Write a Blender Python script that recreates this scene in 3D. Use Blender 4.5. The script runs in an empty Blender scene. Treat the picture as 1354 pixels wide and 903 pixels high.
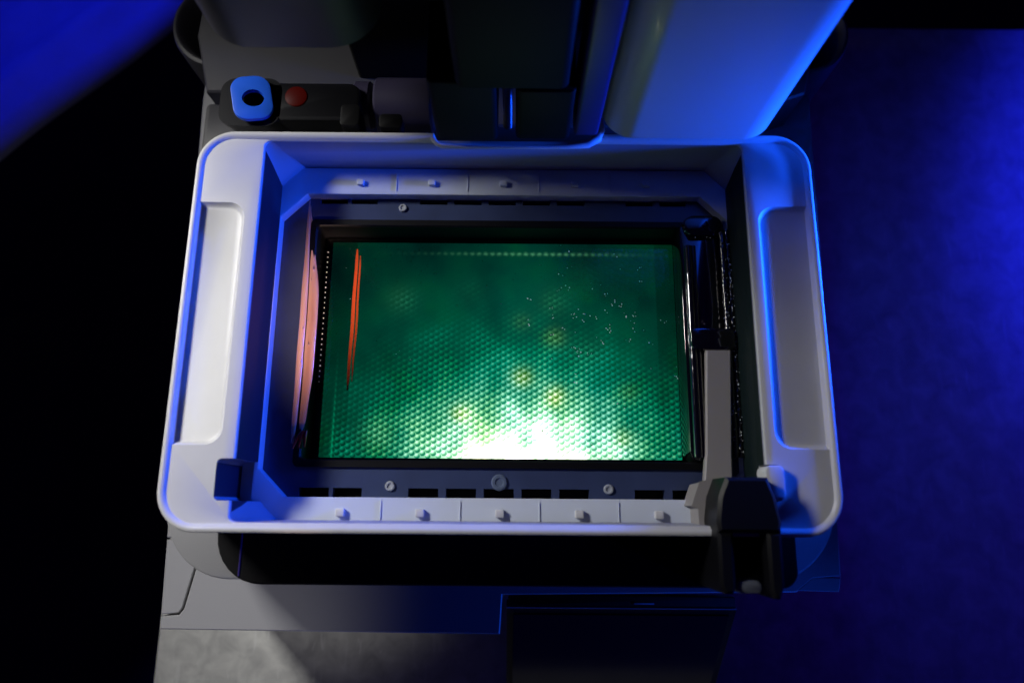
import bpy, bmesh, math, random
from mathutils import Matrix, Vector
random.seed(7)
S = 0.001            # everything below is written in millimetres
ZD = 178.0           # height of the lit window above the table top
scene = bpy.context.scene
C = scene.collection

# ------------------------------------------------------------------ camera
cd = bpy.data.cameras.new('Camera'); cam = bpy.data.objects.new('Camera', cd); C.objects.link(cam)
cd.sensor_width = 36.0; cd.lens = 24.91; cd.clip_start = 0.01; cd.clip_end = 20
cam.matrix_world = (Matrix.Translation((5*S, -91*S, (ZD+392)*S))
                    @ Matrix.Rotation(math.radians(13.4), 4, 'X') @ Matrix.Rotation(math.radians(0.45), 4, 'Z'))
cd.dof.use_dof = True; cd.dof.focus_distance = 0.392; cd.dof.aperture_fstop = 4.5
scene.camera = cam

# ------------------------------------------------------------------ world, lamps, exposure
w = bpy.data.worlds.new('World'); scene.world = w; w.use_nodes = True
bg = w.node_tree.nodes['Background']; bg.inputs[0].default_value = (0.10, 0.02, 1.0, 1); bg.inputs[1].default_value = 0.016
vs = scene.view_settings
vs.view_transform = 'Standard'; vs.look = 'None'; vs.gamma = 1.0; vs.exposure = 0.0; vs.use_curve_mapping = False

def lamp(name, kind, loc, target, power, color, **kw):
    l = bpy.data.lights.new(name, kind); l.energy = power; l.color = color
    for k, v in kw.items(): setattr(l, k, v)
    o = bpy.data.objects.new(name, l); C.objects.link(o)
    p = Vector(loc)*S; t = Vector(target)*S; p.z += ZD*S; t.z += ZD*S
    o.location = p; o.rotation_euler = (t-p).to_track_quat('-Z', 'Y').to_euler()
    return o
BLUE = (0.006, 0.085, 1.0); DEEP = (0.008, 0.018, 1.0)
lamp('white_softbox', 'AREA', (-470, 205, 365), (-120, -75, 20), 0.58, (1.0, 0.985, 0.955), shape='RECTANGLE', size=0.13, size_y=0.07, spread=math.radians(74))
lamp('white_front_spot', 'SPOT', (-330, -520, 420), (-165, -165, -60), 4.4, (1.0, 0.97, 0.93), spot_size=math.radians(19), spot_blend=0.8, shadow_soft_size=0.03)
lamp('blue_strip_light', 'AREA', (335, 62, 82), (0, 25, 50), 0.95, BLUE, shape='RECTANGLE', size=0.08, size_y=0.02, spread=math.radians(82))
lamp('table_fill_blue', 'SPOT', (1000, 480, 600), (760, 200, -178), 44, DEEP, spot_size=math.radians(44), spot_blend=0.6, shadow_soft_size=0.03)  # added lamp, only to brighten the far right of the table
lamp('table_fill_violet', 'SPOT', (800, 60, 700), (480, 0, -178), 4.2, (0.05, 0.02, 1.0), spot_size=math.radians(42), spot_blend=1.0, shadow_soft_size=0.05)  # added dim fill for the rest of the table
lamp('blue_front_spot', 'SPOT', (520, -330, 30), (70, -146, -45), 8, BLUE, spot_size=math.radians(24), spot_blend=0.5, shadow_soft_size=0.02)
lamp('cloth_fill_blue', 'SPOT', (-150, 900, 420), (-430, 380, -200), 30, DEEP, spot_size=math.radians(34), spot_blend=0.6, shadow_soft_size=0.05)  # added lamp, only to turn the cloth blue
lamp('added_warm_spot', 'SPOT', (-50, -640, 430), (-101, 20, 12), 60, (1.0, 0.66, 0.5), spot_size=math.radians(4.7), spot_blend=1.0, shadow_soft_size=0.01)  # added lamp without a known source, lights the pink and orange strips

# ------------------------------------------------------------------ materials
MATS = {}
def mat(name, col, rough=0.5, metal=0.0, grain=0.0, gscale=3000, mottle=0.0, mscale=30, coat=0.0, spec=0.5):
    m = bpy.data.materials.new(name); m.use_nodes = True; nt = m.node_tree; N = nt.nodes; L = nt.links
    b = N['Principled BSDF']
    b.inputs['Base Color'].default_value = (*col, 1); b.inputs['Roughness'].default_value = rough
    b.inputs['Metallic'].default_value = metal; b.inputs['Coat Weight'].default_value = coat
    b.inputs['Specular IOR Level'].default_value = spec
    tc = N.new('ShaderNodeTexCoord')
    if mottle > 0:
        n = N.new('ShaderNodeTexNoise'); n.inputs['Scale'].default_value = mscale; n.inputs['Detail'].default_value = 6
        L.new(tc.outputs['Object'], n.inputs['Vector'])
        r = N.new('ShaderNodeMapRange'); r.inputs[1].default_value = 0.3; r.inputs[2].default_value = 0.7
        r.inputs[3].default_value = 1-mottle; r.inputs[4].default_value = 1+mottle*0.5
        L.new(n.outputs['Fac'], r.inputs[0])
        mx = N.new('ShaderNodeMix'); mx.data_type = 'RGBA'; mx.blend_type = 'MULTIPLY'; mx.inputs[0].default_value = 1
        mx.inputs[6].default_value = (*col, 1); L.new(r.outputs[0], mx.inputs[7]); L.new(mx.outputs[2], b.inputs['Base Color'])
        r2 = N.new('ShaderNodeMapRange'); r2.inputs[3].default_value = rough*1.15; r2.inputs[4].default_value = rough*0.85
        L.new(n.outputs['Fac'], r2.inputs[0]); L.new(r2.outputs[0], b.inputs['Roughness'])
    if grain > 0:
        n = N.new('ShaderNodeTexNoise'); n.inputs['Scale'].default_value = gscale; n.inputs['Detail'].default_value = 3
        L.new(tc.outputs['Object'], n.inputs['Vector'])
        bp = N.new('ShaderNodeBump'); bp.inputs['Strength'].default_value = grain; bp.inputs['Distance'].default_value = 0.0004
        L.new(n.outputs['Fac'], bp.inputs['Height']); L.new(bp.outputs[0], b.inputs['Normal'])
    MATS[name] = m; return m
mat('white_plastic', (0.60, 0.60, 0.61), 0.42, grain=0.10, gscale=2200, mottle=0.05, mscale=40)
mat('disc', (0.10, 0.13, 0.20), 0.3)
mat('roller_grey', (0.035, 0.03, 0.06), 0.4)
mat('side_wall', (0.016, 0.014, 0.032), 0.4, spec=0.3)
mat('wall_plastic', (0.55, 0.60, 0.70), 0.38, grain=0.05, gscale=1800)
mat('floor_plastic', (0.040, 0.056, 0.13), 0.30, grain=0.05, mottle=0.15, mscale=60)
mat('grey_plastic', (0.25, 0.25, 0.26), 0.45, grain=0.35, gscale=2600)
mat('dark_plastic', (0.0045, 0.0045, 0.006), 0.40, grain=0.12, gscale=2400, spec=0.22)
mat('black', (0.003, 0.003, 0.0035), 0.55, spec=0.15)
mat('rear_shaded_grey', (0.044, 0.043, 0.046), 0.45, grain=0.3, gscale=2600)  # darkened copy of the grey plastic: dimmer rear light put into its colour
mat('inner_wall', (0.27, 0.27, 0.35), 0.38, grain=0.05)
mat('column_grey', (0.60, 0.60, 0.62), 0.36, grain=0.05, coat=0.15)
mat('gloss_black', (0.006, 0.006, 0.008), 0.10, spec=0.6)
mat('wet_black', (0.003, 0.003, 0.005), 0.12, coat=1.0, spec=0.8)
mat('wet_rough', (0.003, 0.003, 0.005), 0.14, spec=1.0, grain=1.0, gscale=420)
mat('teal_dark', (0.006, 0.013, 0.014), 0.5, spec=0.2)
mat('arm_grey', (0.30, 0.28, 0.27), 0.5, grain=0.2)
mat('knob_blue_lit', (0.02, 0.14, 0.9), 0.35)  # blue light on the plate put into its base colour
mat('steel', (0.16, 0.16, 0.2), 0.35, metal=1.0)
mat('screw_pale', (0.34, 0.36, 0.40), 0.25)
mat('tip_grey', (0.10, 0.11, 0.14), 0.35)
mat('speck', (0.75, 0.8, 0.85), 0.15)
mat('cloth', (0.35, 0.36, 0.42), 0.85, grain=0.3, gscale=900, mottle=0.2, mscale=14)
mat('floor', (0.02, 0.02, 0.022), 0.7, mottle=0.3, mscale=3)
mat('rail', (0.25, 0.24, 0.3), 0.4)
mat('rail_lit_violet', (0.04, 0.025, 0.15), 0.4)  # blue-violet light on the rail put into its base colour
# reflections and red glow beside the film, painted as wet amber solids
def reflect_mat(name, col, streak):
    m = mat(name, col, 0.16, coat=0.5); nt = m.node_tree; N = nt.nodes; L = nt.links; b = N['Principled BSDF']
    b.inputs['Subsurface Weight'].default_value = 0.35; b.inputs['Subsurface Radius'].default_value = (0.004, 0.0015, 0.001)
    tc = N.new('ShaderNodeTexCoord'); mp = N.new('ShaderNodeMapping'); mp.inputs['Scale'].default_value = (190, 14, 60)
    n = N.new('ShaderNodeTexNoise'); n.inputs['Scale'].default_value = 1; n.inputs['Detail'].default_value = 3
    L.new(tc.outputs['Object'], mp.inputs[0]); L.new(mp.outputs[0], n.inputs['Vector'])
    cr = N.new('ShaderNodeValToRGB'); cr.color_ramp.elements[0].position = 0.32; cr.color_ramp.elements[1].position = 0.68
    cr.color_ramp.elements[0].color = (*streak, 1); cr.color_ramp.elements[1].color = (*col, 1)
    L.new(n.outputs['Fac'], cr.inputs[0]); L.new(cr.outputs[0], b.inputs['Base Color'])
reflect_mat('reflect_pink', (0.66, 0.42, 0.36), (0.42, 0.22, 0.16))
reflect_mat('reflect_orange', (0.85, 0.13, 0.04), (0.5, 0.09, 0.02))
reflect_mat('glow_red', (0.55, 0.02, 0.015), (0.2, 0.008, 0.006))

# table: dull painted plate, cloudy, with fine scratches
m = mat('table', (0.5, 0.5, 0.48), 0.42); nt = m.node_tree; N = nt.nodes; L = nt.links; b = N['Principled BSDF']
tc = N.new('ShaderNodeTexCoord')
n1 = N.new('ShaderNodeTexNoise'); n1.inputs['Scale'].default_value = 55; n1.inputs['Detail'].default_value = 9; n1.inputs['Roughness'].default_value = 0.62; n1.inputs['Distortion'].default_value = 0.5
L.new(tc.outputs['Object'], n1.inputs['Vector'])
cr = N.new('ShaderNodeValToRGB'); cr.color_ramp.elements[0].position = 0.30; cr.color_ramp.elements[1].position = 0.72
cr.color_ramp.elements[0].color = (0.42, 0.42, 0.41, 1); cr.color_ramp.elements[1].color = (0.74, 0.74, 0.70, 1)
L.new(n1.outputs['Fac'], cr.inputs[0])
mp = N.new('ShaderNodeMapping'); mp.inputs['Rotation'].default_value = (0, 0, 0.5); mp.inputs['Scale'].default_value = (210, 26, 1)
n2 = N.new('ShaderNodeTexNoise'); n2.inputs['Scale'].default_value = 1; n2.inputs['Detail'].default_value = 2; n2.inputs['Distortion'].default_value = 1.4
L.new(tc.outputs['Object'], mp.inputs[0]); L.new(mp.outputs[0], n2.inputs['Vector'])
r = N.new('ShaderNodeMapRange'); r.inputs[1].default_value = 0.66; r.inputs[2].default_value = 0.76; r.inputs[3].default_value = 0; r.inputs[4].default_value = 0.7
L.new(n2.outputs['Fac'], r.inputs[0])
mx = N.new('ShaderNodeMix'); mx.data_type = 'RGBA'; L.new(r.outputs[0], mx.inputs[0]); L.new(cr.outputs[0], mx.inputs[6]); mx.inputs[7].default_value = (0.75, 0.75, 0.74, 1)
mp2 = N.new('ShaderNodeMapping'); mp2.inputs['Rotation'].default_value = (0, 0, -0.7); mp2.inputs['Scale'].default_value = (330, 34, 1); mp2.inputs['Location'].default_value = (3, 7, 0)
n3 = N.new('ShaderNodeTexNoise'); n3.inputs['Scale'].default_value = 1; n3.inputs['Detail'].default_value = 2; n3.inputs['Distortion'].default_value = 1.0
L.new(tc.outputs['Object'], mp2.inputs[0]); L.new(mp2.outputs[0], n3.inputs['Vector'])
r3 = N.new('ShaderNodeMapRange'); r3.inputs[1].default_value = 0.68; r3.inputs[2].default_value = 0.76; r3.inputs[3].default_value = 0; r3.inputs[4].default_value = 0.8
L.new(n3.outputs['Fac'], r3.inputs[0])
mx3 = N.new('ShaderNodeMix'); mx3.data_type = 'RGBA'; L.new(r3.outputs[0], mx3.inputs[0]); L.new(mx.outputs[2], mx3.inputs[6]); mx3.inputs[7].default_value = (0.85, 0.85, 0.84, 1)
mx = mx3
L.new(mx.outputs[2], b.inputs['Base Color'])
rr = N.new('ShaderNodeMapRange'); rr.inputs[3].default_value = 0.62; rr.inputs[4].default_value = 0.38; L.new(n1.outputs['Fac'], rr.inputs[0]); L.new(rr.outputs[0], b.inputs['Roughness'])

# red pilot lights
def emit_mat(name, col, st):
    m = bpy.data.materials.new(name); m.use_nodes = True; b = m.node_tree.nodes['Principled BSDF']
    b.inputs['Base Color'].default_value = (*[c*0.03 for c in col], 1); b.inputs['Specular IOR Level'].default_value = 0.1; b.inputs['Emission Color'].default_value = (*col, 1); b.inputs['Emission Strength'].default_value = st
    MATS[name] = m
emit_mat('red_light', (1.0, 0.03, 0.01), 0.02)

# clear film stretched over the window
m = bpy.data.materials.new('film'); m.use_nodes = True; nt = m.node_tree; N = nt.nodes; L = nt.links
for x in list(N):
    if x.type != 'OUTPUT_MATERIAL': N.remove(x)
out = [x for x in N if x.type == 'OUTPUT_MATERIAL'][0]
tr = N.new('ShaderNodeBsdfTransparent'); gl = N.new('ShaderNodeBsdfGlossy'); gl.inputs['Roughness'].default_value = 0.03
fr = N.new('ShaderNodeFresnel'); fr.inputs[0].default_value = 1.75; ms = N.new('ShaderNodeMixShader')
L.new(fr.outputs[0], ms.inputs[0]); L.new(tr.outputs[0], ms.inputs[1]); L.new(gl.outputs[0], ms.inputs[2]); L.new(ms.outputs[0], out.inputs[0])
MATS['film'] = m

# the backlight: a sheet of lenslets over rows of LEDs
m = bpy.data.materials.new('backlight'); m.use_nodes = True; nt = m.node_tree; N = nt.nodes; L = nt.links
b = N['Principled BSDF']; b.inputs['Base Color'].default_value = (0.002, 0.005, 0.004, 1); b.inputs['Roughness'].default_value = 0.35; b.inputs['Specular IOR Level'].default_value = 0.08
tc = N.new('ShaderNodeTexCoord'); sx = N.new('ShaderNodeSeparateXYZ'); L.new(tc.outputs['Object'], sx.inputs[0])
def M(op, a, c=None, d=None, clamp=False):
    n = N.new('ShaderNodeMath'); n.operation = op; n.use_clamp = clamp
    for i, v in enumerate((a, c, d)):
        if v is None: continue
        if isinstance(v, (int, float)): n.inputs[i].default_value = v
        else: L.new(v, n.inputs[i])
    return n.outputs[0]
X = M('MULTIPLY', sx.outputs[0], 1000.0); Y = M('MULTIPLY', sx.outputs[1], 1000.0)     # mm
def gauss(cx, cy, rx, ry):
    dx = M('DIVIDE', M('SUBTRACT', X, cx), rx); dy = M('DIVIDE', M('SUBTRACT', Y, cy), ry)
    q = M('ADD', M('MULTIPLY', dx, dx), M('MULTIPLY', dy, dy))
    return M('POWER', 2.718, M('MULTIPLY', q, -1.0))
nz = N.new('ShaderNodeTexNoise'); nz.inputs['Scale'].default_value = 24; nz.inputs['Detail'].default_value = 3; L.new(tc.outputs['Object'], nz.inputs['Vector'])
nf = M('MULTIPLY_ADD', nz.outputs['Fac'], 3.0, -1.0, True)
lobe = M('ADD', M('MULTIPLY', gauss(11, -80, 48, 36), 2.5), M('ADD', M('MULTIPLY', gauss(10, -80, 64, 52), 0.42), M('MULTIPLY', gauss(6, -56, 100, 66), 0.075)))  # broad white glow painted into the emission near the front
leds = None; warm = None
for cx, cy, a, ww in ((10.7,-18.7,.30,1), (-22.8,-39.5,.40,1), (28.9,-29.3,.40,1), (29.1,4.6,.10,.7), (10.5,14.2,.045,.5), (-59.3,27.2,.07,.2),
                      (27.9,25.6,.06,.2), (69.9,-26.9,.06,.5), (66,-53,.22,.8), (-68.4,-51.1,.12,.3), (-6.5,-5.8,.05,0.0), (-20,32,.03,.1), (48,-4,.03,.2), (-40,5,.03,.0)):
    rad = 5.6 if ww > .4 else 9.0
    g = M('MULTIPLY', gauss(cx, cy, rad, rad*0.95), a*0.8)
    leds = g if leds is None else M('ADD', leds, g)
    gw = M('MULTIPLY', g, ww); warm = gw if warm is None else M('ADD', warm, gw)
# lens relief: shading put into the emission, brighter on the side turned to the rear
ge = N.new('ShaderNodeNewGeometry'); dp = N.new('ShaderNodeVectorMath'); dp.operation = 'DOT_PRODUCT'
L.new(ge.outputs['Normal'], dp.inputs[0]); dp.inputs[1].default_value = (-0.30, 0.52, 0.80)
lens = M('MULTIPLY_ADD', M('POWER', M('MAXIMUM', dp.outputs['Value'], 0.0), 4.0), 1.9, 0.12); lens = M('MAXIMUM', lens, 0.06)
nm = N.new('ShaderNodeTexNoise'); nm.inputs['Scale'].default_value = 58; nm.inputs['Detail'].default_value = 4; L.new(tc.outputs['Object'], nm.inputs['Vector'])
cloud = M('MULTIPLY_ADD', nm.outputs['Fac'], 1.9, 0.05)                    # uneven diffuser behind the lenslets
band = M('MULTIPLY_ADD', M('SINE', M('MULTIPLY', X, 0.34)), 0.10, 1.0)
I = M('MULTIPLY', M('ADD', lobe, leds), M('MULTIPLY', cloud, band))
lens = M('ADD', lens, M('MULTIPLY', M('MULTIPLY', I, I), 0.25))
lk = M('MULTIPLY_ADD', I, 13.0, -0.25, True); lens = M('ADD', M('MULTIPLY', lens, lk), M('MULTIPLY', M('SUBTRACT', 1.0, lk), 0.6))
lensed = M('MULTIPLY', I, lens)
edge = M('MULTIPLY', M('MULTIPLY_ADD', M('GREATER_THAN', X, -86), 0.45, 0.55), M('MULTIPLY_ADD', M('LESS_THAN', X, 88), 0.40, 0.60))
base = M('MULTIPLY', M('MULTIPLY_ADD', nf, 0.040, 0.020), edge)
base = M('MULTIPLY', base, M('MULTIPLY_ADD', gauss(6, -10, 95, 70), 0.75, 0.45)); base = M('ADD', base, M('MULTIPLY', gauss(14, 5, 20, 60), 0.018))
rim_y = M('POWER', M('SUBTRACT', 1.0, M('MULTIPLY', M('ABSOLUTE', M('SUBTRACT', Y, 55.0)), 0.5), None, True), 2.0)
row = M('MULTIPLY', M('MULTIPLY', rim_y, gauss(18, 55, 42, 40)), M('MULTIPLY_ADD', M('SINE', M('MULTIPLY', X, 1.6)), 0.10, 0.13))
rim_x = M('POWER', M('SUBTRACT', 1.0, M('MULTIPLY', M('ABSOLUTE', M('SUBTRACT', X, -93.5)), 0.8), None, True), 2.0)
col_ = M('MULTIPLY', M('MULTIPLY', rim_x, gauss(-93, -62, 40, 30)), M('MULTIPLY_ADD', M('SINE', M('MULTIPLY', Y, 1.85)), 0.10, 0.16))
tot = M('ADD', M('ADD', lensed, base), M('ADD', row, col_))
# colour: green glass; teal where it is dim, warm at the diodes, saturating to white in the painted glow lobe
Rr = M('ADD', M('MULTIPLY', M('POWER', M('MAXIMUM', M('SUBTRACT', lensed, 0.22), 0.0001), 1.3), 0.62), M('MULTIPLY', M('MULTIPLY', warm, lens), 0.72))
Rr = M('ADD', Rr, M('MULTIPLY', row, 0.25))
Gg = tot
Bb = M('ADD', M('MULTIPLY', lensed, M('MULTIPLY_ADD', nf, 0.42, 0.26)), M('ADD', M('MULTIPLY', base, M('MULTIPLY_ADD', nf, -0.45, 0.85)), M('MULTIPLY', M('ADD', row, col_), 0.45)))
Bb = M('ADD', Bb, M('MULTIPLY', M('MAXIMUM', M('SUBTRACT', lensed, 0.5), 0.0), 0.3)); Bb = M('SUBTRACT', Bb, M('MULTIPLY', warm, 0.42)); Bb = M('MAXIMUM', Bb, 0.0)
cb = N.new('ShaderNodeCombineColor'); L.new(Rr, cb.inputs[0]); L.new(Gg, cb.inputs[1]); L.new(Bb, cb.inputs[2])
L.new(cb.outputs[0], b.inputs['Emission Color']); b.inputs['Emission Strength'].default_value = 1.0
MATS['backlight'] = m

# ------------------------------------------------------------------ helpers
def link(name, me, material, parent=None, loc=None, smooth=38):
    if smooth is not None:
        for p in me.polygons: p.use_smooth = True
        me.set_sharp_from_angle(angle=math.radians(smooth))
    if material: me.materials.append(MATS[material])
    o = bpy.data.objects.new(name, me); C.objects.link(o)
    if parent is not None: o.parent = parent
    if loc: o.location = Vector(loc)*S
    return o
def mesh(vs_, fs):
    me = bpy.data.meshes.new('m'); me.from_pydata([Vector(v)*S for v in vs_], [], fs)
    bm = bmesh.new(); bm.from_mesh(me); bmesh.ops.recalc_face_normals(bm, faces=bm.faces); bm.to_mesh(me); bm.free()
    return me
def tag(o, label, cat, group=None):
    o['label'] = label; o['category'] = cat
    if group: o['group'] = group
def empty(name, loc):
    o = bpy.data.objects.new(name, None); C.objects.link(o); o.location = Vector(loc)*S; o.empty_display_size = 0.02; return o
def rr(x0, x1, y0, y1, r, n=8, z=0.0, chamfer=False):
    """closed rounded rectangle, counter-clockwise; r is a number or [front-right, rear-right, rear-left, front-left]"""
    R = [r]*4 if isinstance(r, (int, float)) else r
    pts = []
    for k, (cx, cy, a0) in enumerate(((x1, y0, -90), (x1, y1, 0), (x0, y1, 90), (x0, y0, 180))):
        q = max(R[k], 0.01); ox = cx - q if cx == x1 else cx + q; oy = cy - q if cy == y1 else cy + q
        for i in range(n+1):
            a = math.radians(a0 + 90.0*i/n)
            if chamfer:
                a1 = math.radians(a0); a2 = math.radians(a0+90); t = i/n
                pts.append((ox + q*((1-t)*math.cos(a1)+t*math.cos(a2)), oy + q*((1-t)*math.sin(a1)+t*math.sin(a2)), z))
            else: pts.append((ox + q*math.cos(a), oy + q*math.sin(a), z))
    return pts
def loft(loops, cap0=True, cap1=True, closed=False):
    n = len(loops[0]); vs_ = [p for l in loops for p in l]; fs = []
    K = len(loops)
    for k in range(K if closed else K-1):
        a = k*n; c = ((k+1) % K)*n
        for i in range(n):
            j = (i+1) % n; fs.append((a+i, a+j, c+j, c+i))
    if not closed:
        if cap0: fs.append(tuple(range(n))[::-1])
        if cap1: fs.append(tuple(range((K-1)*n, K*n)))
    return mesh(vs_, fs)
def slab(x0, x1, y0, y1, z0, z1, r=1.0, b=0.5, n=6):
    """rounded box with bevelled top and bottom edges"""
    L_ = [rr(x0+b, x1-b, y0+b, y1-b, max(r-b, 0.05), n, z0), rr(x0, x1, y0, y1, r, n, z0+b), rr(x0, x1, y0, y1, r, n, z1-b),
          rr(x0+b*.3, x1-b*.3, y0+b*.3, y1-b*.3, max(r-b*.3, 0.05), n, z1-b*.3), rr(x0+b, x1-b, y0+b, y1-b, max(r-b, 0.05), n, z1)]
    return loft(L_)
def prism(poly, z0, z1, b=0.4):
    """polygon (ccw) extruded with a small bevel on its top edge"""
    n = len(poly); ins = []
    for i in range(n):
        p0 = Vector(poly[i-1]); p = Vector(poly[i]); p2 = Vector(poly[(i+1) % n])
        d1 = (p-p0).normalized(); d2 = (p2-p).normalized(); n1 = Vector((-d1.y, d1.x)); n2 = Vector((-d2.y, d2.x))
        mm = (n1+n2); mm = mm/max(mm.length_squared, .3)*2 if mm.length > 1e-6 else n1
        ins.append(p + mm*b)
    return loft([[(p[0], p[1], z0) for p in poly], [(p[0], p[1], z1-b) for p in poly], [(p.x, p.y, z1) for p in ins]])
def tube(path, rad, n=10, closed=False):
    vs_ = []; fs = []; P = [Vector(p) for p in path]
    rads = rad if isinstance(rad, (list, tuple)) else [rad]*len(P)
    for i, p in enumerate(P):
        t = (P[min(i+1, len(P)-1)] - P[max(i-1, 0)]).normalized()
        u = t.orthogonal().normalized() if abs(t.z) > .95 else t.cross(Vector((0, 0, 1))).normalized(); v = u.cross(t)
        for k in range(n):
            a = 2*math.pi*k/n; vs_.append(p + (u*math.cos(a)+v*math.sin(a))*rads[i])
    for i in range(len(P)-1):
        for k in range(n): fs.append((i*n+k, i*n+(k+1) % n, (i+1)*n+(k+1) % n, (i+1)*n+k))
    fs.append(tuple(range(n))); fs.append(tuple(range((len(P)-1)*n, len(P)*n)))
    return mesh(vs_, fs)
def lathe(prof, cx, cy, n=48, a0=0, a1=360):
    vs_ = []; fs = []; full = a1-a0 >= 360; K = n if full else n+1; m_ = len(prof)
    for i in range(K):
        a = math.radians(a0+(a1-a0)*i/n)
        for r_, z in prof: vs_.append((cx+r_*math.cos(a), cy+r_*math.sin(a), z))
    for i in range(n):
        j = (i+1) % K
        for k in range(m_): fs.append((i*m_+k, j*m_+k, j*m_+(k+1) % m_, i*m_+(k+1) % m_))
    return mesh(vs_, fs)
def cut(me, *cutters):
    """boolean difference, baked"""
    o = bpy.data.objects.new('tmp', me); C.objects.link(o); cs = []
    for c in cutters:
        q = bpy.data.objects.new('cut', c); C.objects.link(q); cs.append(q)
        md = o.modifiers.new('b', 'BOOLEAN'); md.operation = 'DIFFERENCE'; md.object = q; md.solver = 'EXACT'
    dg = bpy.context.evaluated_depsgraph_get(); dg.update()
    res = bpy.data.meshes.new_from_object(o.evaluated_get(dg))
    for q in cs + [o]: bpy.data.objects.remove(q)
    return res
def sphere_cloud(pts, seg=6, rings=4, flat=1.0):
    vs_ = []; fs = []
    for x, y, z, r_ in pts:
        o = len(vs_); vs_.append((x, y, z+r_*flat))
        for i in range(1, rings):
            a = math.pi*i/rings
            for k in range(seg): vs_.append((x+r_*math.sin(a)*math.cos(2*math.pi*k/seg), y+r_*math.sin(a)*math.sin(2*math.pi*k/seg), z+r_*flat*math.cos(a)))
        vs_.append((x, y, z-r_*flat)); e = len(vs_)-1
        for k in range(seg):
            fs.append((o, o+1+k, o+1+(k+1) % seg)); fs.append((e, e-seg+(k+1) % seg, e-seg+k))
        for i in range(rings-2):
            for k in range(seg): a = o+1+i*seg; fs.append((a+k, a+seg+k, a+seg+(k+1) % seg, a+(k+1) % seg))
    return mesh(vs_, fs)

# ------------------------------------------------------------------ setting (z: 0 = table top)
t = link('table_top', slab(-259, 900, -520, 345, -30, 0, 6, 1.2), 'table'); t['kind'] = 'structure'
f = link('floor', mesh([(-3000,-3000,-820),(3000,-3000,-820),(3000,3000,-820),(-3000,3000,-820)], [(0,1,2,3)]), 'floor', smooth=None); f['kind'] = 'structure'

# cloth in the rear left corner: a hanging sheet with soft folds, real thickness
def drape():
    nu, nv = 60, 40; top = []; bot = []
    A = Vector((-272, 422, -12)); U = Vector((-205, -215, 0)); V = Vector((-190, 150, -40))   # A: near corner, U runs along the visible edge, V away from it
    for i in range(nu+1):
        for j in range(nv+1):
            u = i/nu; v = j/nv
            p = A + U*(u*1.7-0.35) + V*(v*1.6)
            p.z += 9*math.exp(-((v-0.13)/0.05)**2) * (0.6+0.5*math.sin(u*5)) - 10*math.exp(-((v-0.22)/0.06)**2) + 14*math.sin(v*7+u*2.0)*min(1, v*3) + 4*math.sin(u*11+v*4)
            p.z -= 16*max(0, 1-v/0.03)**2
            top.append(tuple(p)); bot.append((p.x, p.y, p.z-2.2))
    n = len(top); w_ = nv+1; fs = []
    for i in range(nu):
        for j in range(nv):
            a = i*w_+j; fs.append((a, a+w_, a+w_+1, a+1)); fs.append((n+a, n+a+1, n+a+w_+1, n+a+w_))
    for i in range(nu): a = i*w_; fs.append((a, a+w_, n+a+w_, n+a)); a += nv; fs.append((a, n+a, n+a+w_, a+w_))
    for j in range(nv): fs.append((j, n+j, n+j+1, j+1)); a = nu*w_+j; fs.append((a, a+1, n+a+1, n+a))
    return mesh(top+bot, fs)
d = link('draped_cloth', drape(), 'cloth', smooth=60)
tag(d, 'blue-lit cloth with a soft fold in the dark rear left corner beyond the table', 'cloth')

# ------------------------------------------------------------------ the printer (z below: 0 = lit window)
P = empty('resin_printer', (0, 20, 0)); tag(P, 'grey desktop resin printer standing open on the table, under the white-framed tank', 'printer')
OFF = (0, -20, ZD)
def part(name, me, material, parent=P, **k):
    return link(name, me, material, parent, OFF if parent is P else None, **k)

# base deck: one panel, two corner panels with a narrow seam between
deck = [(-184.2,-158), (-0.6,-159), (0.6,-138.5), (165,-136), (178,-125.5), (196,-123), (203,60), (206,178), (203,300), (-203,300), (-206,178), (-203,60), (-196.5,-120), (-175.5,-120), (-180.5,-149), (-183,-152.6)]
deck = [(-194.2,-158.2), (-0.6,-159.4), (0.6,-138.2), (170,-135.6), (180,-128), (196.5,-126.5), (203,60), (206,178), (203,300), (-203,300), (-206,178), (-202,60), (-196,-108), (-173.5,-108), (-176.8,-124), (-181.5,-147), (-184,-150.4), (-194.4,-151.2)]
dk = part('base_deck', prism(deck, -150, -38, 0.7), 'grey_plastic')
c1 = part('corner_panel', prism([(-194.4,-150.2), (-184.6,-149.4), (-182.4,-146.6), (-177.7,-124), (-174.6,-109), (-196,-109)], -120, -38.2, 0.6), 'grey_plastic')
c2 = part('corner_panel', prism([(180.6,-127), (170.5,-134.7), (194.6,-135.2), (196.4,-127.6)], -120, -38.2, 0.4), 'grey_plastic')
for sx_ in (-1, 1):
    for k in range(2):
        part('foot', slab(sx_*170-14, sx_*170+14, -120+k*330, -92+k*330, -178, -149, 8, 2), 'black')

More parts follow.
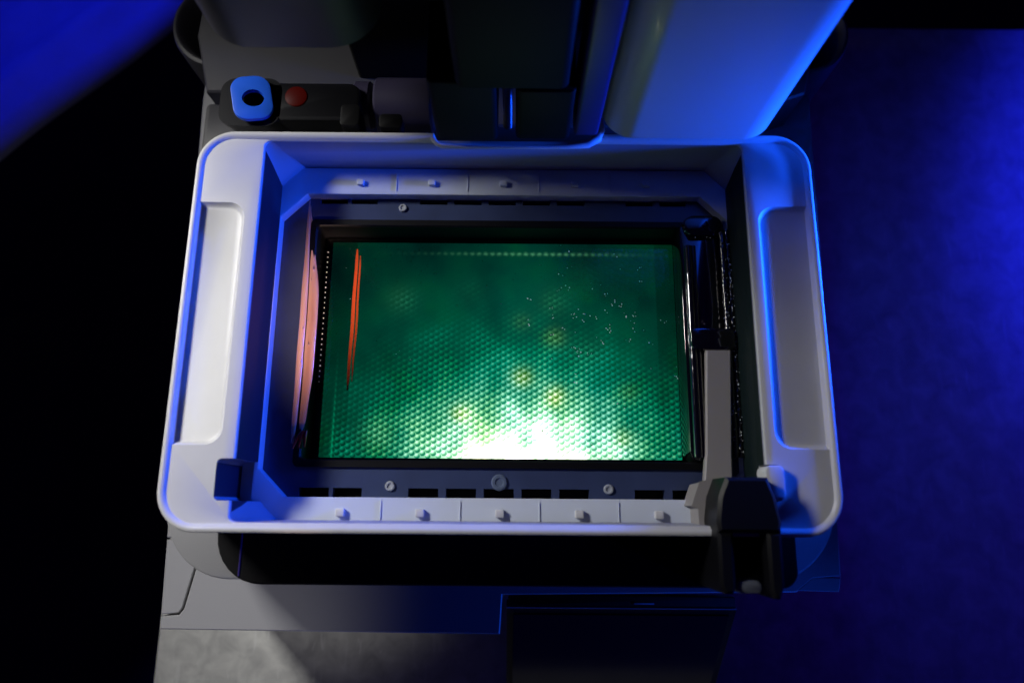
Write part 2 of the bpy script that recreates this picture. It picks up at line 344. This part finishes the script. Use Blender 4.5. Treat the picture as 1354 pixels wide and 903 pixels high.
# touch screen hung below the stepped front edge
def quadbox(a, b_, c_, d_, th):
    A = [Vector(v) for v in (a, b_, c_, d_)]; n_ = (A[1]-A[0]).cross(A[3]-A[0]).normalized()*th
    return mesh([tuple(v) for v in A]+[tuple(v-n_) for v in A], [(0,1,2,3), (7,6,5,4), (0,4,5,1), (1,5,6,2), (2,6,7,3), (3,7,4,0)])
ts = part('touch_screen', quadbox((3,-240,-150), (139,-240,-150), (139,-147,-52), (3,-147,-52), 6), 'dark_plastic', smooth=None)
part('glass_pane', quadbox((7,-236.6,-145.0), (135,-236.6,-145.0), (135,-151,-54.8), (7,-151,-54.8), 1.5), 'gloss_black', ts, smooth=None)
part('bezel_edge', tube([(3,-146.6,-51.4), (139,-146.6,-51.4)], 0.35, 6), 'rail', ts)
part('vent_lip', slab(4, 138, -145.5, -139.5, -62, -50, 1, .4), 'black')
part('slot_glint', slab(78, 90, -144.2, -143.4, -51, -49.6, .3, .1), 'screw_pale')  # pale sliver shaped for a small white glint

# upper housing that carries the tank, rounded front corners, black front panel let into it
HB = lambda z, i=0.0: rr(-173+i, 173-i, -126+i, 118-i, [40-i, 14, 14, 36-i], 12, z)
HI = lambda z: rr(-120, 120, -88, 90, 6, 12, z)
uh = part('upper_housing', loft([HB(-60, 6), HB(0), HB(14), HB(15.4, .5), HB(16, 1.6), HI(16), HI(-60)], closed=True), 'grey_plastic')
FP = lambda z, i: rr(-144+i, 150-i, -128+i, -90-i, [8-i, 2.5-i, 2.5-i, 24-i], 8, z)
part('front_panel', loft([FP(-30, .8), FP(-29, 0), FP(18, 0), FP(19, .8)]), 'black')
part('panel_seam', slab(-131.6, -130.8, -124, -103, 10, 19.6, .3, .15), 'rail_lit_violet')

# lit window
win = part('light_window', slab(-110, 110, -71, 69, -8, -0.9, 2, .3), 'gloss_black')
def lenslets():
    vs_ = []; fs = []; a = 3.4; dx = a*0.866; col = 0; x0, x1, y0, y1 = -100.5, 98.8, -63.5, 61.6
    x = x0+0.9
    vs_ += [(x0, y0, -0.6), (x1, y0, -0.6), (x1, y1, -0.6), (x0, y1, -0.6)]; fs.append((0,1,2,3))
    while x < x1-0.6:
        y = y0+1.0 + (a/2 if col % 2 else 0)
        while y < y1-0.8:
            o = len(vs_); seg = 8
            for rr_, z in ((1.62, -0.58), (1.15, -0.05), (0.5, 0.22)):
                for k in range(seg):
                    th = 2*math.pi*(k+.5)/seg; vs_.append((min(max(x+rr_*math.cos(th), x0), x1), min(max(y+rr_*math.sin(th), y0), y1), z))
            vs_.append((x, y, 0.28))
            for q in range(2):
                for k in range(seg): b0 = o+q*seg; fs.append((b0+k, b0+(k+1) % seg, b0+seg+(k+1) % seg, b0+seg+k))
            for k in range(seg): fs.append((o+2*seg+k, o+2*seg+(k+1) % seg, o+3*seg))
            y += a
        x += dx; col += 1
    me = bpy.data.meshes.new('lens'); me.from_pydata([Vector(v)*S for v in vs_], [], fs); return me
ls = part('lens_sheet', lenslets(), 'backlight', win, smooth=60); ls['kind'] = 'stuff'

# rear: shelf, hinge cups, columns, lift
part('rear_shelf', prism([(-186,160), (-100,160), (-92,138), (120,138), (186,162), (196,200), (190,300), (-190,300), (-196,200)], -60, 0, 1.2), 'rear_shaded_grey')
part('rear_step', slab(-192, -60, 120, 161, -60, -14, 4, 2), 'rear_shaded_grey')
cup = [(33,-60), (33,-12), (32,-9), (30,-8), (28.5,-9), (20,-34), (20,-60)]
for sx_, cx, cy in ((-1,-185,216), (1,190,214)):
    h = part('hinge_cup', lathe(cup, cx, cy, 64), 'rear_shaded_grey')
    part('cup_floor', lathe([(0.1,-60), (0.1,-44), (20.5,-44), (20.5,-60)], cx, cy, 40), 'black', h)
ZT = 250
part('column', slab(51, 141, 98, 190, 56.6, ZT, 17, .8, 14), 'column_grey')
part('column', slab(-134, -55, 108, 215, 115, ZT, 22, 1.0, 14), 'rear_shaded_grey')
part('back_plate', slab(-92, 52, 170, 186, -20, ZT, 3, 1), 'black')
car = part('lift_carriage', slab(-98, 34, 112, 172, 140, 228, 6, 2), 'black')
part('carriage_arm', slab(-22, 30, 95, 130, 104, 190, 4, 2), 'black', car)
part('guide_rail', slab(36, 49, 99, 125, 58, ZT, 2, .6), 'rail_lit_violet')
part('lift_block', slab(-35, -3, 96, 150, 57, 108, 3, 1), 'black')
part('lift_block', slab(6, 34, 97, 150, 57, 100, 3, 1), 'black')
# threaded screw
def screw_thread(cx, cy, z0, z1, r0, r1, pitch, n=14):
    vs_ = []; fs = []; k = int((z1-z0)/pitch*2)
    for i in range(k+1):
        rad = r1 if i % 2 else r0
        for a in range(n): vs_.append((cx+rad*math.cos(2*math.pi*a/n), cy+rad*math.sin(2*math.pi*a/n), z0+(z1-z0)*i/k))
    for i in range(k):
        for a in range(n): fs.append((i*n+a, i*n+(a+1) % n, (i+1)*n+(a+1) % n, (i+1)*n+a))
    return mesh(vs_, fs)
part('lead_screw', screw_thread(1.5, 132, 10, 95, 2.2, 2.9, 2.0), 'steel')
def xcyl(x0, x1, cy, cz, r_, bev, n=40):
    L_ = []
    for x, q in ((x0, r_-bev), (x0+bev, r_), (x1-bev, r_), (x1, r_-bev)):
        L_.append([(x, cy+q*math.cos(2*math.pi*k/n), cz+q*math.sin(2*math.pi*k/n)) for k in range(n)])
    return loft(L_)
rol = part('roller', xcyl(-72, -40, 130, 34, 15, 1.2), 'roller_grey')
part('roller_collar', xcyl(-84, -74, 130, 34, 13, 1.2), 'roller_grey', rol)
part('bracket', slab(-66, -54, 104, 112, 44, 56, 2, .5), 'black')
part('bracket', slab(-86, -76, 104, 116, 44, 58, 2, .5), 'black')
# latch: black bar with a round-cornered blue-lit end plate with an oval bore, and a red pilot light
lat = part('latch', slab(-138, -78, 110, 133, 30, 52, 6, 2), 'dark_plastic')
part('latch_neck', loft([[(p[0]-126-0.35*z, p[1]+120, 30+z) for p in rr(-19, 14, -13.5, 15, 8, 6)] for z in (0, 22)]), 'dark_plastic', lat)
pl = slab(-10.2, 10.2, -12.6, 12.6, -1.5, 1.5, 7.5, .6, 10)
hole = loft([[(5.6*math.cos(a)+0.6, 5.0*math.sin(a)-0.5, z) for a in [2*math.pi*k/32 for k in range(32)]] for z in (-3, 3)])
pl = cut(pl, hole)
pl.transform(Matrix.Translation((-0.134, 0.1205, 0.0555)) @ Matrix.Rotation(math.radians(12), 4, 'Y') @ Matrix.Rotation(math.radians(12), 4, 'Z'))
part('latch_plate', pl, 'knob_blue_lit', lat)
part('pilot_light', lathe([(0.05,51.5), (0.05,53.2), (4.6,53.2), (5.8,52.6), (5.8,51.5)], -112, 124, 32), 'red_light', lat)
part('pilot_light', lathe([(0.05,227), (0.05,229.5), (3.5,229.5), (4.0,227)], -92, 122, 24), 'red_light', car)
part('pilot_light', lathe([(0.05,227), (0.05,229.5), (3.5,229.5), (4.0,227)], 0, 122, 24), 'red_light', car)
part('cable_guard', tube([(-130,136,14), (-118,128,24), (-104,122,30), (-80,120,32)], [6, 8, 9, 9], 16), 'rear_shaded_grey')

# ------------------------------------------------------------------ the tank
T = empty('resin_tank', (0, 0, ZD)); tag(T, 'white-framed resin tank with rounded corners around the glowing green window', 'tank')
def tp(name, me, material, parent=T, **k): return link(name, me, material, parent, None, **k)
def O(z, i): return rr(-160+i, 160-i, -102+i, 102-i, max(19-i, 2), 10, z)
def I_(z, e, r_=4, ch=False, yr=97.5, yf=-97.3): return rr(-126+e, 125.5-e, yf+e*.6, yr-e*.6, r_, 10, z, ch)
frame = loft([O(17, 5), O(30, 3), O(51, 0.4), O(53.6, 0), O(54.6, .35), O(55, 1.1), O(54.9, 2.2), O(54.2, 3.2), O(53.3, 3.9), I_(53.0, -0.9, 3), I_(52.7, -.3, 3.4), I_(51.6, 0), I_(50.4, .05, 4.6), I_(40, 0.6, 7, True), I_(24.5, 1.6, 12, True), I_(17, 1.8, 12, True)], closed=True)
def pad_cut(x0, x1):
    L_ = []
    for e, q, z in ((2.2,0,50.6), (1.2,.5,51.0), (.3,1,52.4), (-.6,1.6,53.6), (-.6,1.6,60)):
        R = [.4, .4, 7+q, 7+q] if x0 > 0 else [7+q, 7+q, .4, .4]      # square towards the outer lip
        L_.append(rr(x0+(e if x0 > 0 else min(e, 0)), x1-(e if x0 < 0 else min(e, 0)), -61.5+e, 62-e, R, 8, z))
    return loft(L_)
notchL = loft([rr(-134, -120, -87.5, -68, 2.5, 6, z) for z in (20, 60)])
notchR = loft([rr(119, 133, -86, -69, 3, 6, z) for z in (44, 60)])
rear_dip = loft([rr(-36, 46, 92, 110, 4, 6, 47.5), rr(-38, 48, 92, 112, 5, 6, 60)])
frame = cut(frame, pad_cut(-156.2, -133.0), pad_cut(131.0, 156.0), notchL, notchR, rear_dip)
fr_ = tp('frame', frame, 'white_plastic', smooth=40)
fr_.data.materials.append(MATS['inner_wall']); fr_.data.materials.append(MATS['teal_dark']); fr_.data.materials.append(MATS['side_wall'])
for p in fr_.data.polygons:          # inner wall darker than the frame above it, side walls darkest below their top strip
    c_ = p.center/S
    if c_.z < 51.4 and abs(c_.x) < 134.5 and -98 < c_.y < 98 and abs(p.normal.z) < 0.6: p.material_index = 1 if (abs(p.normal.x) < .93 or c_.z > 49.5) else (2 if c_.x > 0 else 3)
# lip that curls round the dip at the rear
tp('pour_lip', tube([(-41,101.5,54), (-38,99.5,53.6), (-35.5,96.5,53.2), (-33,95.2,53), (20,95.0,53), (33,95.2,53.2), (44,96.5,53.6), (49,99.5,54), (51,104,54.5), (51,112,55)], [.8,1.2,1.4,1.3,1.2,1.4,2.2,2.6,2.2,1.6], 12), 'white_plastic')
# ledges with locating pegs
def octo(x0, x1, y0, y1, ch, z): return rr(x0, x1, y0, y1, ch, 4, z, True)
def ring(outer, inner, z0, z1, b=.5):
    return loft([outer(z0, 0), outer(z1, 0), inner(z1, 0), inner(z1-b, b), inner(z0, b)], closed=True)
lo = lambda z, e: octo(-126.3, 125.8, -98.4, 96.0, 12, z)
li = lambda z, e: octo(-124.6+e, 124.2-e, -85.6+e, 81.2-e, 14, z)
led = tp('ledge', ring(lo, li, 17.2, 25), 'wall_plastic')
for k in range(5):
    x = -80.5+40*k
    me1 = slab(x-2.2, x+2.2, -94.6, -90.6, 24.8, 27.6, .7, .5, 3); tp('peg', me1, 'white_plastic', led)
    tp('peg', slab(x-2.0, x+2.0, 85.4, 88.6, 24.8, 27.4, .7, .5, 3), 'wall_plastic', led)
for x in (-60.5, -20.5, 19.5, 59.5, 99.0):
    tp('rib', slab(x-.25, x+.25, -97, -86.6, 24.9, 25.5, .2, .1, 2), 'wall_plastic', led)
    tp('rib', slab(x-.25, x+.25, 82.5, 93, 24.9, 25.5, .2, .1, 2), 'wall_plastic', led)
# floor frame round the film, with rows of slots
def grid_plate(xs, ys, holes, z0, z1):
    xs = sorted(set(xs)); ys = sorted(set(ys)); vs_ = []; fs = []; idx = {}
    def V(i, j, z):
        k = (i, j, z)
        if k not in idx: idx[k] = len(vs_); vs_.append((xs[i], ys[j], z))
        return idx[k]
    def solid(i, j):
        if i < 0 or j < 0 or i >= len(xs)-1 or j >= len(ys)-1: return False
        cx = (xs[i]+xs[i+1])/2; cy = (ys[j]+ys[j+1])/2
        return not any(h[0] < cx < h[1] and h[2] < cy < h[3] for h in holes)
    for i in range(len(xs)-1):
        for j in range(len(ys)-1):
            if not solid(i, j): continue
            fs.append((V(i,j,z1), V(i+1,j,z1), V(i+1,j+1,z1), V(i,j+1,z1))); fs.append((V(i,j,z0), V(i,j+1,z0), V(i+1,j+1,z0), V(i+1,j,z0)))
            for di, dj, a, b_ in ((-1,0,(i,j),(i,j+1)), (1,0,(i+1,j+1),(i+1,j)), (0,-1,(i+1,j),(i,j)), (0,1,(i,j+1),(i+1,j+1))):
                if not solid(i+di, j+dj): fs.append((V(*a,z0), V(*b_,z0), V(*b_,z1), V(*a,z1)))
    return mesh(vs_, fs)
sl = [(-104,-89), (-87,-72), (-48,-33), (-29,-13.5), (-9.5,6), (10,25), (29,44.5), (68.5,84), (87.5,102)]
sl = [(-104.5,-89), (-87,-72), (-48,-32.5), (-28.5,-13), (-9,6.5), (10.5,26), (30,45.5), (69,84.5), (88.5,103)]
holes = [(-106.5, 106.5, -67.6, 65.4)] + [(a, c_, -85.2, -80.2) for a, c_ in sl] + [(a, c_, 77.6, 81) for a, c_ in sl]
xs = [-124.8, -106.5, 106.5, 124.4] + [v for h in sl for v in h]; ys = [-86.4, -85.2, -80.2, -67.6, 65.4, 77.6, 81, 82]
ff = tp('floor_frame', grid_plate(xs, ys, holes, 12, 18), 'floor_plastic', smooth=None)
tp('slot_backing', slab(-110, 110, -86, -79, 9, 12.4, 1, .2), 'black', ff)
tp('slot_backing', slab(-110, 110, 77, 82, 9, 12.4, 1, .2), 'black', ff)
fl = lambda z, e: rr(-108.6-e, 108.6+e, -69.8-e, 67.6+e, 3, 6, z)
fi = lambda z, e: rr(-105.4+e, 105.4-e, -66.6+e, 64.4-e, 2, 6, z)
tp('film_clamp', ring(fl, fi, 1, 19.4, .8), 'dark_plastic', ff)
tp('film_surround', loft([rr(-105.4,105.4,-66.6,64.4,1,3,1.2), rr(-105.4,105.4,-66.6,64.4,1,3,0.2), rr(-101.2,99.5,-64.2,62.2,.4,3,0.2), rr(-101.2,99.5,-64.2,62.2,.4,3,1.2)], closed=True), 'gloss_black', ff)
for (x, y, r_) in ((-57.5,-79.2,2.6), (-1,-77,4.2), (55.5,-80.0,2.6), (-57.5,75.2,2.4)):
    sc = tp('screw' if r_ < 4 else 'round_boss', lathe([(0.05,18.6), (r_*.45,18.7), (r_*.55,19.2), (r_*.85,19.2), (r_,18.6), (r_,17.5), (0.05,17.5)], x, y, 24), 'screw_pale' if r_ < 4 else 'disc', ff)
# clear film
film = tp('film', mesh([(-105,-66.4,3), (105,-66.4,3), (105,64.2,3), (-105,64.2,3)], [(0,1,2,3)]), 'film', smooth=None)
# tiny stitched holes along the film's left edge
tp('perforation', sphere_cloud([(-102.2, 54-3.05*k, 3.3, .34+.10*random.random()) for k in range(26)], 6, 4, .5), 'speck')['kind'] = 'stuff'
# dried specks and bubbles on the film
pts = []
for k in range(70):
    x = random.gauss(48, 24); y = random.gauss(14, 26)
    if -95 < x < 97 and -60 < y < 60:
        c_ = random.randint(1, 3)
        for q in range(c_): pts.append((x+random.gauss(0, .9), y+random.gauss(0, .9), 3.0, random.uniform(.18, .42)))
for k in range(40): pts.append((random.uniform(-95, 95), random.uniform(-60, 60), 3.0, random.uniform(.08, .2)))
tp('film_speck', sphere_cloud(pts, 6, 4, .5), 'speck')['kind'] = 'stuff'
tp('dust_grain', sphere_cloud([(17,-44,3.2,.45), (22,-48.5,3.2,.5), (49,-56,3.2,.4), (38,-45,3.2,.3)], 6, 4, .8), 'black')['kind'] = 'stuff'
# reflections along the film's edge built as solids: a bead, two streaks, red glow arcs
def bead(path, zc, flat=.55, n=14):
    """path: (x left, x right, y)"""
    vs_ = []; fs = []
    for i, (xa, xb, y) in enumerate(path):
        cx = (xa+xb)/2; rx = (xb-xa)/2
        for k in range(n):
            a = 2*math.pi*k/n; vs_.append((cx+rx*math.cos(a)+.10*math.sin(y*.17), y, zc+rx*flat*math.sin(a)))
    for i in range(len(path)-1):
        for k in range(n): fs.append((i*n+k, i*n+(k+1) % n, (i+1)*n+(k+1) % n, (i+1)*n+k))
    fs.append(tuple(range(n))); fs.append(tuple(range((len(path)-1)*n, len(path)*n)))
    return mesh(vs_, fs)
def sm(keys, n=40):
    out_ = []
    for i in range(n+1):
        y = keys[0][2] + (keys[-1][2]-keys[0][2])*i/n
        for a, c_ in zip(keys, keys[1:]):
            if a[2] >= y >= c_[2]:
                t_ = (a[2]-y)/(a[2]-c_[2]); t_ = t_*t_*(3-2*t_); out_.append((a[0]+(c_[0]-a[0])*t_, a[1]+(c_[1]-a[1])*t_, y)); break
    return out_
b1 = tp('reflection_bead', bead(sm([(-110.6,-110.0,79), (-110.8,-108.6,60), (-110.9,-107.2,22), (-110.8,-107.1,-12), (-110.6,-107.6,-43), (-110.2,-108.4,-58)]), 19.3, .6), 'reflect_pink')
tp('reflection_bead', bead(sm([(-109.8,-109.4,76), (-108.7,-106.2,58), (-107.2,-101.4,22), (-107.1,-101.2,-12), (-107.2,-103.0,-43), (-107.6,-105.4,-56)]), 18.9, .34), 'reflect_pink')
tp('reflection_fleck', sphere_cloud([(random.uniform(-108.5,-103.5), random.uniform(-30,50), 20.6, random.uniform(.2,.45)) for k in range(7)], 8, 6), 'reflect_pink', b1)['kind'] = 'stuff'
tp('reflection_streak', bead(sm([(-85.7,-84.9,56), (-86.2,-84.5,50), (-86.6,-84.6,12), (-86.8,-85.2,-18), (-86.6,-85.8,-27)]), 3.4, .15), 'reflect_orange')
tp('reflection_streak', bead(sm([(-83.6,-83.2,52), (-83.8,-82.8,46), (-83.9,-82.7,10), (-84.3,-83.3,-14), (-84.2,-83.7,-22)]), 3.4, .15), 'reflect_orange')
for k in range(3):
    tp('red_glow_arc', tube([(-109+3.0*k, -60.5+.4*k, 19.2), (-107.5+2.2*k, -56+.5*k, 19.4), (-105.2+1.3*k, -52.5+.6*k, 19.4), (-103+k*.5, -51, 19.3)], [.5, 1.0, .9, .4], 10), 'glow_red')

# ------------------------------------------------------------------ the mixer
X_ = empty('tank_mixer', (112, 0, ZD+20)); tag(X_, 'black resin-wet mixer bar with clip handle along the tank right wall', 'mixer')
XO = (-112, 0, -20)
def xp(name, me, material, parent=X_, **k): return link(name, me, material, parent, XO if parent is X_ else None, **k)
bar = xp('bar', slab(97.0, 123.2, -66, 66, 6, 24, 6, 2.5), 'wet_black')
def wavy(x, y0, y1, z, r_, amp, n=80, seed=1):
    rnd = random.Random(seed); P_ = []; R_ = []
    for i in range(n+1):
        y = y0+(y1-y0)*i/n; P_.append((x+amp*rnd.uniform(-1, 1), y, z+amp*rnd.uniform(-1, 1))); R_.append(r_*(1+amp*.5*rnd.uniform(-1, 1)))
    return tube(P_, R_, 12)
xp('ridge', wavy(100.6, -64, 50, 27.5, 2.2, .04, 60, 2), 'wet_black', bar)
xp('ridge', wavy(103.4, -64, 50, 27.0, 1.6, .03, 60, 3), 'wet_black', bar)
xp('ridge', wavy(119.6, -64, 58, 27.0, 1.7, .16, 90, 4), 'wet_rough', bar)
xp('ridge', wavy(122.6, -64, 60, 26.4, 1.3, .34, 150, 5), 'wet_rough', bar)
pts = [(random.choice((119, 120, 122.4, 122.8, 121))+random.gauss(0, .7), random.uniform(-60, 58), 27.6+random.uniform(-.5, .8), random.uniform(.25, .75)) for k in range(130)]
pts += [(random.gauss(103, 3), random.choice((8, 4, 0))+random.gauss(0, 2), 28, random.uniform(.3, .7)) for k in range(20)]
pts += [(random.uniform(100, 120), random.gauss(60, 2.5), 24.5, random.uniform(.25, .6)) for k in range(24)]
xp('droplet', sphere_cloud(pts, 8, 5, .7), 'wet_black', bar)['kind'] = 'stuff'
glints = [(122.9+random.gauss(0, .5), random.uniform(-62, 52), 27.6+random.uniform(-.4, .4), random.uniform(.12, .42)) for k in range(80)]
glints += [(119.4+random.gauss(0, .6), random.choice((-52, -40, -30, 4, 10, 22, 34))+random.gauss(0, 2.5), 28.5, random.uniform(.12, .35)) for k in range(50)]
glints += [(random.uniform(99, 122), 60+random.gauss(0, 3), 26.6, random.uniform(.1, .3)) for k in range(22)]
xp('glints', sphere_cloud(glints, 6, 4, .8), 'speck', bar)['kind'] = 'stuff'  # pale beads shaped for white glints on the wet ridges
xp('end_cap', slab(99, 121, 56, 69, 14, 27.5, 6, 2.5), 'wet_black')
xp('cross_clip', slab(99, 122.5, -8.5, 3.5, 22, 30.5, 3, 1.5), 'wet_black')
arm = xp('arm_strip', loft([[(106.6+dx, -8.6, 29+dz) for dx, dz in ((0,-3), (13.4,-3), (13.4,.2), (12.6,1), (.8,1), (0,.2))], [(103.6+dx, -62, 29.4+dz) for dx, dz in ((0,-3), (13.4,-3), (13.4,.2), (12.6,1), (.8,1), (0,.2))], [(101.4+dx, -77, 31+dz) for dx, dz in ((0,-3), (14.6,-3), (14.6,.2), (13.8,1), (.8,1), (0,.2))]]), 'arm_grey')
# handle: tapered cap, two cheeks over the front rim, pale tip between
hz = 66
cap = [(102.4,-75.5), (98.8,-84), (97.2,-95), (97.8,-100), (125.6,-100), (126.2,-95), (124.4,-84), (121.4,-75.5)]
hd = xp('handle', prism(cap, 34, hz, 1.6), 'dark_plastic')
xp('cheek', prism([(97.4,-99.6), (97.4,-122), (99.4,-126), (103.0,-126), (104.4,-123), (104.4,-99.6)], 10, hz-.6, 1.4), 'dark_plastic', hd)
xp('cheek', prism([(119.4,-99.6), (119.4,-124), (120.8,-128), (123.6,-128), (125.8,-122), (126,-99.6)], 10, hz-.6, 1.4), 'dark_plastic', hd)
xp('web', slab(104, 119.8, -121, -99, 20, 40, 1, .5), 'black', hd)
xp('tip', slab(105.0, 116.6, -126.0, -120.4, 48, 63, 2.6, 1.6), 'tip_grey', hd)
xp('side_plate', prism([(92.5,-88), (96.5,-77.5), (102,-76), (98.2,-88), (97,-97), (95.6,-97), (95.4,-88.5)], 22, 44, .8), 'arm_grey', hd)
xp('stop_block', slab(123.4, 132.6, -85.4, -69.6, 44.5, 57.5, 3, 1.2), 'white_plastic')
